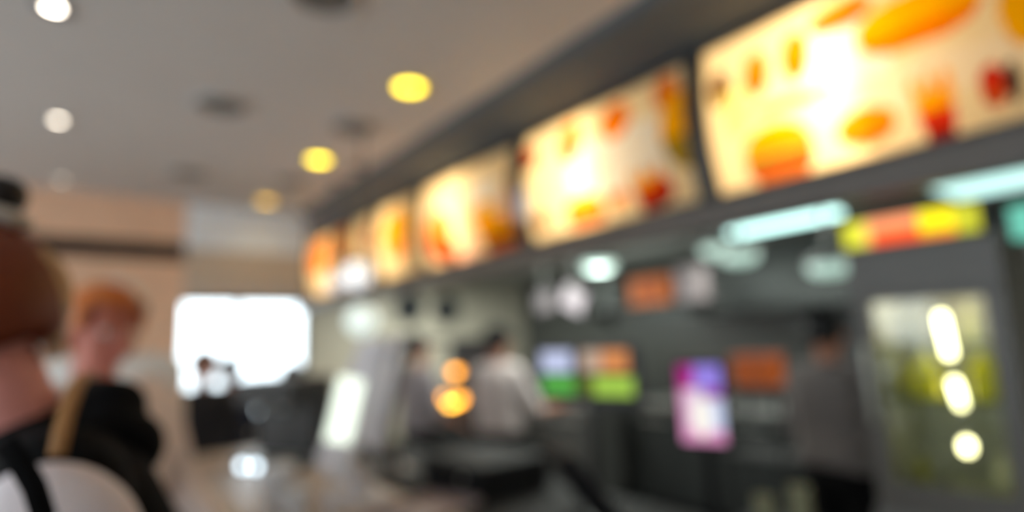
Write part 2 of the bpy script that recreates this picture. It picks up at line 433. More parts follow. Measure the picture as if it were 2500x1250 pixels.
def roundlight(px, py, X, r, lab, k, z=2.38):
    p = P(px, py, X=X)
    t = thing('round_light', lab, 'ceiling light', (p.x, p.y, z), 0, 'round cool lights hung from the kitchen ceiling')
    h = min(p.z - z, -.06)
    MB().cap((0, 0, h + .03), (0, 0, 0), .010, n=8, m=2).lathe([(.05, 0), (.05, -.012), (.0005, -.014), (.0005, 0)]).build('stem', m_steel, t)
    MB().lathe([(.0005, h + .05), (r * .5, h + .045), (r + .012, h), (r + .012, h - .012), (r, h - .012), (r * .45, h + .03), (.0005, h + .035)]).build('reflector', m_steel, t)
    MB().lathe([(r * .98, h - .012), (r * .95, h - .05), (r * .6, h - .075), (.0005, h - .08), (.0005, h - .012)]).build('diffuser', mat('round diffuser %d' % px, (.8, .9, .85), .4, emit=k, ecol=(.62, .95, .80), noise=0), t)
roundlight(1462, 640, 3.7, .15, 'mint round light hanging in the kitchen below the second menu board', .8)
lamp('kitchen_bulb', 'POINT', P(1462, 705, X=3.7), 16, (.86, 1, .93), radius=.12)
batten('added cool fill light at the far end of the kitchen ceiling, hidden past the boards', 3.4, 5.6, 3.4, 4.5, .16, 38)  # unseen fill light, added to brighten the end wall
batten('added unseen cool fill light over the aisle behind the menu boards', 2.62, 3.6, 2.62, 2.3, .16, 26)  # added out of view to light the staff and kitchen
roundlight(1752, 600, 3.6, .12, 'round light hanging in the kitchen left of the thin fluorescent light', .55)
roundlight(1805, 615, 3.3, .11, 'round light hanging in the kitchen just under the thin fluorescent light', .55)
roundlight(2022, 640, 3.3, .11, 'pale round light hanging in the kitchen beside the cabinet header', .5)

# ------------------------------------------------------------------ kitchen
m_hood = mat('dark steel hood', (.02, .023, .022), .6, metal=.0, noise=.08)
m_blk = mat('black plastic', (.010, .010, .011), .7, noise=.1)
m_blk.node_tree.nodes['Principled BSDF'].inputs['Specular IOR Level'].default_value = .15
m_dk = mat('charcoal plastic', (.035, .034, .034), .45, noise=.1)
m_gry = mat('grey plastic', (.20, .19, .185), .5, noise=.05)
m_lgt = mat('pale grey plastic', (.66, .64, .67), .4, noise=.04)
m_steeld = mat('dull steel', (.09, .09, .085), .5, metal=.4, noise=.1)
# extractor hood over the cooking line
hx = 4.35
t = thing('extractor_hood', 'dark steel extractor hood over the cooking line behind the black capped worker', 'hood', (hx, 2.4, 1.75))
MB().prism([(0, 0), (0, .10), (.30, .16), (.93, .16), (.93, 0)], 'Y', -1.1, 1.0).build('canopy', m_hood, t, smooth=False, bevel=.01)
MB().box((-.012, -1.1, -.02), (.012, 1.0, .10)).build('lip', m_hood, t, smooth=False, bevel=.004)
for y in (-.75, -.05, .62):
    MB().box((.30, y - .18, -.012), (.75, y + .18, -.001)).build('filter', m_steel, t, smooth=False, bevel=.003)
# cooking line
def kitchen_unit(name, label, cat, x, y, w, d, h, m, door=True):
    t = thing(name, label, cat, (x, y, 0), R(-90))
    MB().box((-w / 2, 0, .1), (w / 2, d, h - .04)).build('body', m, t, smooth=False, bevel=.008)
    MB().box((-w / 2 - .005, -.02, h - .04), (w / 2 + .005, d, h)).build('worktop', m_steel, t, smooth=False, bevel=.006)
    MB().box((-w / 2 + .03, .03, 0), (w / 2 - .03, d - .03, .1)).build('plinth', m_blk, t, smooth=False)
    n = max(1, round(w / .5))
    for k in range(n):
        a = -w / 2 + w * k / n + .01; b = -w / 2 + w * (k + 1) / n - .01
        dd = MB().box((a, -.015, .14), (b, -.001, h - .08)).build('door', m, t, smooth=False, bevel=.004)
        MB().box((a + .05, -.04, h - .16), (b - .05, -.0155, h - .14)).build('handle', m_steel, dd, smooth=False, bevel=.004)
    return t
kitchen_unit('cooking_range', 'dark cooking range under the steel extractor hood', 'range', 4.2, 2.6, 1.8, .8, .95, m_hood)
kitchen_unit('prep_counter', 'steel topped prep counter at the back of the kitchen under the orange carton shelf', 'counter', 3.75, 4.6, 1.8, .7, .95, m_steeld)
# shelf with cartons
sh = thing('kitchen_shelf', 'steel kitchen shelf carrying an orange carton and a pale box', 'shelf', (3.6, 2.95, 1.80), R(-90))
MB().box((-.65, 0, -.02), (.65, .35, 0)).build('board', m_steeld, sh, smooth=False, bevel=.004)
for x in (-.5, .5): MB().prism([(.0, -.02), (.34, -.02), (.34, -.2)], 'X', x - .01, x + .01).build('bracket', m_steeld, sh, smooth=False)
for x in (-.55, .55): MB().cap((x, .3, 0), (x, .3, .58), .012).build('hanger', m_steeld, sh)
def carton(name, label, pxc, pyb, X, w, h, d, m, rz=0, z=None, flap=True, band=None):
    q = P(pxc, pyb, X=X)
    t = thing(name, label, 'carton', (q.x, q.y, q.z if z is None else z), R(-90) + rz)
    MB().box((-w / 2, -d / 2, .0), (w / 2, d / 2, h)).build('box_body', m, t, smooth=False, bevel=.004)
    MB().box((-w / 2 + .005, -d / 2 + .005, h), (0, d / 2 - .005, h + .003)).box((.002, -d / 2 + .005, h), (w / 2 - .005, d / 2 - .005, h + .003)).build('lid_flap', m, t, smooth=False)
    if band: MB().box((-w * .3, -d / 2 - .002, h * .3), (w * .3, -d / 2 - .0002, h * .7)).build('printed_band', band, t, smooth=False)
    return t
m_ocard = mat('orange card', lin(190, 95, 15), .6, noise=.1)
m_pcard = mat('pale card', lin(150, 136, 138), .6, noise=.05)
m_rocard = mat('rust card', lin(160, 66, 10), .6, noise=.1)
carton('carton', 'orange carton with a darker band on the kitchen shelf', 1605, 745, 3.78, .40, .22, .2, m_ocard, z=1.80, band=m_rocard)
carton('carton', 'pale box beside the orange carton on the kitchen shelf', 1695, 745, 3.78, .16, .26, .2, m_pcard, z=1.80)
# paper slips hanging in the kitchen
m_paper = mat('white paper', (.36, .31, .34), .7, noise=.03)
m_dim = mat('greyish paper', (.22, .19, .20), .7, noise=.05)
def notice(name, label, px, py, X, w, h, m, tilt=0, cat='paper notice'):
    q = P(px, py, X=X)
    t = thing(name, label, cat, q, R(-90))
    rot = Matrix.Rotation(tilt, 3, 'Y')
    MB().cbox((0, 0, 0), (w, .004, h), rot).build('sheet', m, t, smooth=False)
    MB().cbox(rot @ Vector((0, -.004, h / 2 - .01)), (w * .5, .012, .025), rot).build('clip', m_steel, t, smooth=False, bevel=.002)
    MB().cap(rot @ Vector((0, 0, h / 2)), (0, 0, 2.38 - q.z), .004, n=6, m=2).build('wire', m_steel, t)
    return t
notice('hanging_notice', 'pale pink tilted paper notice hanging in the kitchen below the mint round light', 1400, 730, 3.0, .22, .18, m_paper, R(25))
notice('hanging_notice', 'dull pinkish paper hanging left of the pale pink notice in the kitchen', 1330, 735, 3.1, .20, .16, m_dim, R(-8))
# round clocks on the kitchen end wall
for px, py, lab in ((1000, 752, 'left dark round clock on the grey green kitchen end wall'), (1090, 756, 'right dark round clock on the grey green kitchen end wall')):
    q = P(px, py, Y=Y1 - .02)
    t = thing('wall_clock', lab, 'clock', (q.x, Y1, q.z), 0, 'dark clocks on the kitchen end wall')
    MB().lathe([(.0005, 0), (.20, 0), (.20, .035), (.18, .045), (.175, .02), (.0005, .02)], axis='Y').build('case', m_dk, t)
    MB().lathe([(.0005, .021), (.174, .021), (.174, .024), (.0005, .024)], axis='Y').build('dial', mat('dark clock dial', (.02, .026, .03), .6), t)
    MB().cap((0, -.028, 0), (0, -.028, .10), .004, n=6, m=2).build('minute_hand', m_lgt, t)
    MB().cap((0, -.028, 0), (.055, -.028, -.02), .005, n=6, m=2).build('hour_hand', m_lgt, t)

# display cabinet on the right
XC = 2.30
c0 = P(2078, 655, X=XC); c1 = P(2425, 640, X=XC)
yl, yr = c0.y, c1.y - .02                    # left side has the larger y
cw = yl - yr; cyc = (yl + yr) / 2; ZC = .92; HC = 1.835 - ZC
base = thing('cabinet_base', 'grey base cupboard carrying the glass display cabinet at the right', 'cupboard', (XC, cyc, 0), R(-90))
MB().box((-cw / 2 - .02, -.02, .08), (cw / 2 + .02, .52, ZC)).build('body', m_gry, base, smooth=False, bevel=.008)
MB().box((-cw / 2, .0, 0), (cw / 2, .5, .08)).build('plinth', m_blk, base, smooth=False)
for s_ in (-1, 1):
    a, b = sorted((s_ * .006, s_ * cw / 2))
    d_ = MB().box((a, -.036, .12), (b, -.0205, ZC - .04)).build('door', m_gry, base, smooth=False, bevel=.004)
    MB().box((s_ * .03 - .008, -.06, ZC - .25), (s_ * .03 + .008, -.0365, ZC - .1)).build('handle', m_steel, d_, smooth=False, bevel=.004)
m_cab = mat('grey cabinet frame', (.13, .118, .105), .45, noise=.04)
m_cabin = mat('cabinet lining', (.36, .35, .29), .5, noise=.04)
cab = thing('display_cabinet', 'tall grey display cabinet with a glass door and glowing yellowish interior at the right', 'display cabinet', (XC, cyc, ZC), R(-90))
k = .055; hd = .17
MB().box((-cw / 2, 0, 0), (-cw / 2 + .025, .5, HC)).box((cw / 2 - .025, 0, 0), (cw / 2, .5, HC)).box((-cw / 2 + .025, .47, 0), (cw / 2 - .025, .5, HC)).box((-cw / 2 + .025, 0, 0), (cw / 2 - .025, .47, .05)).box((-cw / 2 + .025, 0, HC - .05), (cw / 2 - .025, .47, HC)).build('housing', m_cabin, cab, smooth=False)
MB().box((-cw / 2 - .006, -.03, HC - hd), (cw / 2 + .006, -.001, HC)).build('header', m_cab, cab, smooth=False, bevel=.006)
door = MB().box((-cw / 2, -.03, 0), (-cw / 2 + k, -.001, HC - hd)).box((cw / 2 - k, -.03, 0), (cw / 2, -.001, HC - hd)).box((-cw / 2 + k, -.03, 0), (cw / 2 - k, -.001, .10)).box((-cw / 2 + k, -.03, HC - hd - .03), (cw / 2 - k, -.001, HC - hd)).build('door', m_cab, cab, smooth=False)
MB().box((-cw / 2 + k, -.018, .10), (cw / 2 - k, -.012, HC - hd - .03)).build('pane', glass('cabinet glass', (.96, .97, .95), .06), door, smooth=False)
MB().cap((-cw / 2 + .028, -.055, .3), (-cw / 2 + .028, -.055, .56), .010).cap((-cw / 2 + .028, -.03, .32), (-cw / 2 + .028, -.055, .32), .007).cap((-cw / 2 + .028, -.03, .54), (-cw / 2 + .028, -.055, .54), .007).build('handle', m_steel, door)
shelf_z = (P(2330, 965, X=XC + .18).z - ZC, P(2330, 835, X=XC + .18).z - ZC)
for z in shelf_z: MB().box((-cw / 2 + .03, .04, z - .012), (cw / 2 - .03, .44, z)).build('shelf', glass('shelf glass', (.8, .85, .8), .1), cab, smooth=False)
m_led = mat('cabinet lamp', (.9, .9, .7), .4, emit=9.0, ecol=(1, .95, .50), noise=0)
for px0, py0, px1, py1, r in ((2298, 775, 2318, 862, .014), (2330, 935, 2346, 985, .013), (2360, 1085, 2362, 1095, .016)):
    a = P(px0, py0, X=XC + .12); b = P(px1, py1, X=XC + .12)
    f = lambda p: (-(p.y - cyc), .12, p.z - ZC)
    MB().cap(f(a), f(b), r).build('light_strip', m_led, cab)
ra = f(P(2308, 818, X=XC + .12)); rb = f(P(2361, 1090, X=XC + .12))
dx = (rb[0] - ra[0]) / (rb[2] - ra[2])
MB().cap((ra[0] + dx * (HC - .05 - ra[2]), .135, HC - .05), (ra[0] + dx * (.05 - ra[2]), .135, .05), .006, n=8, m=2).build('lamp_rail', m_steel, cab)
lamp('lamp_bulb', 'AREA', (0, .2, HC - .06), 1.9, (1, .93, .68), cab, size=cw * .6, size_y=.2)
# bottles inside
m_ybot = mat('yellow green drink', lin(235, 228, 8), .3, emit=0, noise=.05)
m_obot = mat('olive drink', lin(150, 145, 30), .3, noise=.05)
m_pbot = mat('pale drink', lin(205, 205, 170), .3, noise=.05)
m_gbot = mat('grey drink', lin(130, 130, 115), .3, noise=.05)
m_capw = mat('bottle cap', (.7, .7, .6), .4)
def bottle(label, px, py, X, z, m, s=1.0, group='bottles in the display cabinet'):
    s *= .66
    q = P(px, py, X=X)
    t = thing('drink_bottle', label, 'bottle', (X, q.y, z), 0, group)
    w = 1.45 if m is m_ybot else 1
    MB().lathe([(.0005, 0), (.028 * s * w, 0), (.031 * s * w, .01 * s), (.031 * s * w, .10 * s), (.024 * s * w, .125 * s), (.012 * s, .15 * s), (.012 * s, .165 * s), (.0005, .165 * s)], n=20).build('bottle_body', m, t)
    MB().lathe([(.0005, .166 * s), (.014 * s, .166 * s), (.014 * s, .185 * s), (.0005, .186 * s)], n=16).build('cap', m_capw, t)
    return t
z2, z1, z0 = ZC + shelf_z[1], ZC + shelf_z[0], ZC + .05
bottle('olive yellow bottle on the cabinet middle shelf left of the light strip', 2262, 915, XC + .10, z1, m_ybot, 1.4)
bottle('bright yellow bottle on the cabinet middle shelf right of the light strip', 2403, 915, XC + .10, z1, m_ybot, 1.4)
bottle('olive bottle at the left end of the cabinet middle shelf', 2205, 930, XC + .2, z1, m_obot, 1.0)
bottle('grey bottle on the cabinet top shelf left of the light strip', 2225, 820, XC + .2, z2, m_gbot, 1.0)
bottle('pale cream bottle on the cabinet top shelf right of the light strip', 2375, 800, XC + .2, z2, m_pbot, 1.15)
bottle('pale bottle low in the cabinet at the right of the lowest lamp', 2425, 1000, XC + .2, z0, m_pbot, 1.1)
bottle('olive bottle low in the cabinet at its left', 2235, 1040, XC + .2, z0, m_obot, .95)
bottle('grey bottle low in the cabinet beside the light strip', 2290, 1060, XC + .2, z0, m_gbot, .95)
# lit sign on the cabinet
def scol(u, v):
    if u < .17: return lin(215, 215, 60)
    if u < .22: return lin(250, 200, 110)
    if u < .60: return lin(255, 95, 45) if v < .55 else lin(255, 160, 110)
    if u < .84: return lin(255, 238, 30) if v > .25 else lin(255, 150, 40)
    return lin(190, 190, 50)
g0 = P(2062, 606, X=XC - .03); g1 = P(2388, 516, X=XC - .03)
sw = g0.y - g1.y; sgz = 1.838
sg = thing('lit_sign', 'red, orange and yellow lit sign on top of the display cabinet', 'sign', (XC - .03, (g0.y + g1.y) / 2, sgz), R(-90))
sh_ = .105
MB().box((-sw / 2 - .01, .006, 0), (sw / 2 + .01, .10, sh_)).build('sign_box', m_dk, sg, smooth=False, bevel=.005)
sheet('sign_face', print_mat('lit sign film', 1.15), sg, lambda u, v: (-sw / 2 + sw * u, .003, .006 + (sh_ - .012) * v), scol, 60, 16)
def scol2(u, v):
    if u < .35: return lin(120, 215, 190)
    if u < .75 and v < .6: return lin(245, 130, 110)
    return lin(170, 220, 225)
kitchen_unit('side_unit', 'dark cupboard at the right edge beyond the display cabinet', 'cupboard', XC + .05, yr - .36, .62, .5, 1.12, m_dk)
h0 = P(2425, 600, X=XC + .05); 
s2 = thing('lit_sign', 'cyan and red lit sign at the right edge beside the cabinet sign', 'sign', (XC + .05, h0.y - .145, 1.80), R(-90))
MB().box((-.10, .006, 0), (.12, .08, .12)).build('sign_box', m_dk, s2, smooth=False, bevel=.005)
sheet('sign_face', print_mat('lit sign film two', .8), s2, lambda u, v: (-.095 + .21 * u, .003, .006 + .108 * v), scol2, 30, 14)
MB().cap((0.02, .04, -.66), (0.02, .04, 0), .018).build('post', m_dk, s2)
# ------------------------------------------------------------------ service counter
m_ctop = mat('beige counter top', lin(190, 172, 156), .35, noise=.05)
m_cfront = mat('counter front', lin(205, 178, 146), .5, noise=.1)
CX0, CX1, CY0, CY1 = .52, 1.55, .95, 3.55
t = thing('service_counter', 'beige topped service counter running away below the menu boards', 'counter', (0, 0, 0))
MB().box((CX0, CY0, .96), (1.02, CY1, 1.0)).build('worktop', m_ctop, t, smooth=False, bevel=.006)
MB().box((1.021, CY0, .94), (CX1, CY1, 1.0)).build('back_shelf', m_blk, t, smooth=False, bevel=.006)
MB().box((CX0 + .06, CY0 + .02, .1), (CX0 + .10, CY1 - .02, .959)).build('front_panel', m_cfront, t, smooth=False)
MB().box((CX0 + .101, CY0 + .03, .1), (CX1 - .05, CY1 - .03, .939)).build('body', m_dk, t, smooth=False)
MB().box((CX0 + .12, CY0 + .05, 0), (CX1 - .1, CY1 - .05, .1)).build('plinth', m_blk, t, smooth=False)

# POS terminals: base, stand, tilted monitor
def terminal(label, loc, rz, w, h, tilt, m_case, m_scr, stand=.18, cat='till'):
    t = thing('till_terminal', label, cat, loc, rz)
    MB().box((-.11, -.09, 0), (.11, .11, .025)).build('foot', m_case, t, smooth=False, bevel=.008)
    MB().prism([(-.03, .025), (.05, .025), (.03, stand), (-.01, stand)], 'X', -.045, .045).build('stand', m_case, t, smooth=False, bevel=.006)
    rot = Matrix.Rotation(tilt, 3, 'X')
    c = Vector((0, -.005, stand + h / 2 * math.cos(tilt) - .03))
    MB().cbox(c, (w, .035, h), rot).build('monitor_case', m_case, t, smooth=False, bevel=.010)
    MB().cbox(c + rot @ Vector((0, -.019, 0)), (w - .03, .003, h - .03), rot).build('screen', m_scr, t, smooth=False)
    MB().cbox(c + rot @ Vector((0, .024, -.02)), (w * .5, .012, h * .5), rot).build('back_cover', m_case, t, smooth=False, bevel=.004)
    return t
m_scroff = mat('dark screen', (.02, .022, .03), .15, noise=0)
m_blue = mat('blue grey edge', (.085, .09, .115), .3, noise=.05)
q = P(1430, 1200, Z=1.10)
terminal('black till terminal leaning back on the counter below the four colour screen', (1.02, 1.04, 1.0), R(60), .31, .25, R(-38), m_blk, m_blue, .12)
p = P(868, 1225, Z=1.0)
terminal('pale grey slanted screen terminal on the counter, nearer of the two pale ones', (p.x, p.y, 1.0), R(-94), .30, .50, R(-21), m_lgt, m_lgt, .14)
terminal('second pale grey screen terminal just behind and right of the slanted one', (p.x + .27, p.y + .30, 1.0), R(-98), .28, .50, R(-14), m_gry, m_lgt, .14)
terminal('black till terminal farther along the counter behind the pale screen terminals', (1.30, 3.1, 1.0), R(70), .34, .27, R(-20), m_blk, m_scroff, .14)

# four-colour order screen on a pole
def order_display(name, label, pc, X, zb, w, h, rz, colfn, strength, matn, frame=m_blk, border=.018, zc=None):
    q = P(pc[0], pc[1], X=X)
    t = thing(name, label, 'display', (q.x, q.y, zb), rz)
    H = q.z - zb
    MB().lathe([(.0005, 0), (.07, 0), (.07, .012), (.02, .02), (.0005, .02)]).build('foot', frame, t)
    MB().cap((0, .03, .02), (0, .03, H - h * .2), .014).build('pole', frame, t)
    MB().box((-w / 2 - border, 0, H - h / 2 - border), (w / 2 + border, .028, H + h / 2 + border)).build('bezel', frame, t, smooth=False, bevel=.006)
    sheet('screen', print_mat(matn, strength), t, lambda u, v: (-w / 2 + w * u, -.002, H - h / 2 + h * v), colfn, 40, 40)
    return t
def c4(u, v):
    if v > .56:
        if u < .36: return lin(200, 208, 240)
        if .46 < u < .70: return lin(190, 165, 145)
        if .70 <= u < .96: return lin(215, 140, 85)
    elif v < .46 and v > .08:
        if u < .40: return lin(90, 175, 75)
        if u > .58: return lin(165, 205, 80)
        return lin(80, 84, 40)
    return (.02, .02, .02)
order_display('order_screen', 'order screen with white, orange, green and lime tiles standing on the counter', (1428, 915), 1.25, 1.0, .32, .145, R(-76), c4, .85, 'order screen picture', m_dk)
def cp(u, v):
    if v > .68: return lin(150, 130, 225) if u > .35 else lin(170, 40, 130)
    if v > .56 and u > .55: return lin(150, 60, 140)
    d = (u - .5) ** 2 + (v - .33) ** 2
    if d < .06: return lin(250, 245, 235)
    if v < .16 or u < .16: return lin(225, 150, 195)
    return lin(225, 205, 225) if u < .7 else lin(205, 215, 245)
order_display('advert_screen', 'small upright screen glowing purple above and white below on the counter', (1712, 985), 1.42, 1.0, .120, .215, R(-70), cp, .85, 'advert screen picture', m_blk, .01)

# paper cups, tray, boxes and other things on the counter
m_cup = mat('white paper cup', (.75, .74, .75), .5, noise=.03)
m_olv = mat('olive paper cup', lin(150, 148, 118), .5, noise=.08)
def cup(label, x, y, z, s, m, lidded=False, n=1, group=None):
    t = thing('paper_cup' if n == 1 else 'cup_stack', label, 'cup' if n == 1 else 'cup stack', (x, y, z), 0, group)
    for i in range(n):
        o = .022 * s * i
        MB().lathe([(.0005, o), (.028 * s, o), (.041 * s, o + .105 * s), (.044 * s, o + .108 * s), (.041 * s, o + .112 * s), (.037 * s, o + .10 * s), (.026 * s, o + .008 * s), (.0005, o + .008 * s)], n=22).build('cup_body' if n == 1 else 'cup', m, t)
    if lidded:
        MB().lathe([(.0005, .113 * s), (.044 * s, .113 * s), (.042 * s, .122 * s), (.036 * s, .128 * s), (.0005, .128 * s)], n=22).build('lid', m, t)
    return t
p = P(600, 1278, Z=1.0)
cup('white lidded paper cup on the front of the beige counter', max(p.x, .585), p.y, 1.0, 1.3, m_cup, True)
p = P(725, 1285, Z=1.0)
cup('white paper cup right of the lidded cup on the beige counter', p.x, p.y, 1.0, 1.0, m_cup)
p = P(1862, 1190, X=1.45); cup('stack of olive paper cups near the front edge, below the faint cup stack', p.x, p.y, 1.0, .62, m_olv, n=5)
p = P(1940, 1100, X=1.50); cup('fainter stack of olive paper cups behind the purple screen', 1.50, p.y, 1.0, .62, m_olv, n=7)
p = P(1035, 1252, Z=1.0)
t = thing('serving_tray', 'pale serving tray lying on the counter at the foot of the pale terminal', 'tray', (p.x, p.y, 1.0), R(20))
MB().box((-.15, -.11, 0), (.15, .11, .006)).build('tray_base', m_pcard, t, smooth=False, bevel=.003)
MB().box((-.16, -.12, .002), (-.151, .12, .022)).box((.151, -.12, .002), (.16, .12, .022)).box((-.151, -.12, .002), (.151, -.111, .022)).box((-.151, .111, .002), (.151, .12, .022)).build('rim', m_pcard, t, smooth=False, bevel=.003)
# coffee machine, two highlights put in as glowing spots
p = P(640, 1170, Z=1.0)
t = thing('coffee_machine', 'black coffee machine with two small painted highlights on the counter under the bright window', 'coffee machine', (.80, 2.85, 1.0), R(-60))
MB().box((-.17, -.10, .0), (.17, .20, .05)).box((-.17, .05, .05), (.17, .20, .30)).box((-.17, -.10, .30), (.17, .20, .42)).build('machine_body', m_dk, t, smooth=False, bevel=.01)
MB().box((-.14, -.095, .052), (.14, .04, .06)).build('drip_tray', m_steel, t, smooth=False, bevel=.003)
for x in (-.07, .07): MB().lathe([(.0005, -.03), (.018, -.03), (.024, 0), (.0005, 0)], c=(x, -.03, .299)).build('spout', m_steel, t)
m_glint = mat('cool painted highlight', (.8, .9, 1), .3, emit=5, ecol=(.75, .9, 1), noise=0)
for px in (594, 648):
    l = P(px, 1128, X=.72)
    M = (Matrix.Translation(t.location) @ Matrix.Rotation(R(-60), 4, 'Z')).inverted()
    v = M @ Vector(l)
    MB().ell((-.02 if px > 600 else -.10, -.106, .030), (.020, .010, .018)).build('highlight_spot', m_glint, t)
# glowing card on a stand imitates glare on the pale terminal's screen
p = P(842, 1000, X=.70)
t = thing('glare_card', 'bright white screen glare made as a glowing card in front of the pale terminal', 'painted glare', (p.x, p.y, 1.0), R(0))
m_glare = mat('painted white glare', (.9, .95, .88), .25, noise=0, emit=1.1, ecol=(.88, 1, .86))
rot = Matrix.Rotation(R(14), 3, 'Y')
MB().cbox((.0, 0, p.z - 1.0), (.085, .006, .20), rot).build('card', m_glare, t, smooth=False, bevel=.002)
MB().cap((-.05, .01, .01), (-.02, .01, p.z - 1.08), .008).build('stem', m_lgt, t)
MB().lathe([(.0005, 0), (.06, 0), (.06, .01), (.0005, .012)], c=(-.05, .01, 0)).build('foot', m_lgt, t)
# cash drawer, card reader
t = thing('cash_drawer', 'low black cash drawer on the counter right of the pale terminals', 'cash drawer', (1.32, 1.88, 1.0), R(-90))
MB().box((-.2, -.16, 0), (.2, .16, .11)).build('drawer_case', m_blk, t, smooth=False, bevel=.006)
d_ = MB().box((-.19, -.172, .015), (.19, -.161, .10)).build('drawer_front', m_blk, t, smooth=False, bevel=.003)
MB().lathe([(.0005, 0), (.012, 0), (.012, .006), (.0005, .006)], c=(.1, -.172, .06), axis='Y').build('lock', m_steel, d_)
# white globe lamps near the far end of the boards
m_globe = mat('white globe', (.85, .85, .85), .4, emit=.95, ecol=(.95, .98, 1), noise=0)
def pendant(label, px, py, X, r, top, k, m):
    q = P(px, py, X=X)
    t = thing('pendant_lamp', label, 'pendant lamp', (q.x, q.y, top), 0, 'white pendant lamps over the counter end')
    MB().ell((0, 0, q.z - top), (r, r, r)).build('globe', m, t)
    MB().cap((0, 0, q.z - top + r * .9), (0, 0, 0), .006, n=8, m=2).build('cord', m_dk, t)
    MB().lathe([(.0005, 0), (.05, 0), (.045, -.02), (.0005, -.025)]).build('ceiling_rose', m_dk, t)
    MB().lathe([(.0005, r * .85), (.03, r * .85), (.025, r * .85 + .05), (.0005, r * .85 + .05)], c=(0, 0, q.z - top)).build('socket', m_dk, t)
pendant('white globe pendant overlapping the lower edge of the farthest menu boards', 872, 672, 1.50, .09, CEIL, 1, m_globe)
pendant('pale globe pendant below and left of the other, just under the far menu board', 818, 690, 1.50, .06, CEIL, 1, mat('dim globe', (.7, .7, .75), .4, emit=.45, ecol=(.9, .92, 1), noise=0))
pendant('greenish white globe pendant right of the bright window, above the pale terminals', 884, 782, 1.22, .085, CEIL, 1, mat('mint globe', (.7, .8, .75), .4, emit=.62, ecol=(.88, 1, .94), noise=0))
# bluish notice hanging between two menu boards
q = P(1278, 492, X=1.93)
t = thing('hanging_notice', 'bluish white price card clipped over the gap between second and third menu boards', 'price card', q, R(-90))
MB().box((-.05, -.006, -.10), (.05, 0, .07)).build('card', mat('bluish card', lin(205, 212, 225), .5, emit=0, noise=.02), t, smooth=False, bevel=.002)
MB().box((-.02, -.010, .055), (.02, .02, .09)).build('clip', m_steel, t, smooth=False, bevel=.002)
# heat lamps over the food pass
hq = P(1100, 960, X=3.1)
t = thing('food_warmer', 'food warmer with glowing orange heat bulbs behind the counter left of the capped worker', 'food warmer', (3.1, hq.y, .0), R(-70))
MB().box((-.35, .06, 0), (.35, .5, .90)).build('cabinet', m_hood, t, smooth=False, bevel=.008)
MB().box((-.33, .44, .90), (.33, .47, 1.60)).box((-.33, .06, 1.56), (.33, .44, 1.60)).build('back_panel', m_dk, t, smooth=False)
m_heat = mat('orange heat bulb', (1, .6, .2), .4, emit=7, ecol=(1, .37, .03), noise=0)
m_heat2 = mat('yellow heat bulb', (1, .7, .2), .4, emit=10, ecol=(1, .48, .04), noise=0)
mi = (Matrix.Translation(t.location) @ Matrix.Rotation(R(-70), 4, 'Z')).inverted()
for px, py, m in ((1113, 905, m_heat), (1078, 968, m_heat), (1102, 985, m_heat2), (1122, 972, m_heat), (1108, 1012, m_heat)):
    v = mi @ P(px, py, X=3.2)
    hb = MB().ell((v.x, v.y, v.z), (.052, .052, .058)).build('heat_bulb', m, t)
    MB().cap((v.x, v.y, v.z + .035), (v.x, v.y, 1.56), .006, n=6, m=2).build('flex', m_dk, hb)
    MB().lathe([(.012, .055), (.05, .0), (.052, .0), (.016, .06), (.0005, .06), (.0005, .055)], c=(v.x, v.y, v.z + .02)).build('shade', m_dk, hb)
# orange crate seen dimly behind
q = P(1850, 905, X=3.35)
t = thing('crate_stand', 'dark rack behind the counter holding a dim orange crate', 'rack', (3.35, q.y, 0), R(-90))
for x in (-.17, .17):
    for y in (-.13, .13): MB().cap((x, y, .012), (x, y, 1.20), .012).build('leg', m_dk, t)
for z in (.4, .8, 1.2): MB().box((-.19, -.15, z), (.19, .15, z + .02)).build('shelf', m_dk, t, smooth=False, bevel=.003)
t = thing('plastic_crate', 'dim orange plastic crate on the dark rack left of the right hand worker', 'crate', (3.35, q.y, 1.22), R(-90))
mo = mat('orange plastic', lin(178, 80, 8), .5, noise=.1)
MB().box((-.11, -.11, 0), (.11, .11, .01)).box((-.11, -.11, .01), (-.10, .11, .17)).box((.10, -.11, .01), (.11, .11, .17)).box((-.10, -.11, .01), (.10, -.10, .17)).box((-.10, .10, .01), (.10, .11, .17)).build('crate_body', mo, t, smooth=False, bevel=.004)
MB().box((-.118, -.118, .17), (.118, -.10, .185)).box((-.118, .10, .17), (.118, .118, .185)).box((-.118, -.10, .17), (-.10, .10, .185)).box((.10, -.10, .17), (.118, .10, .185)).build('rim', mo, t, smooth=False, bevel=.004)

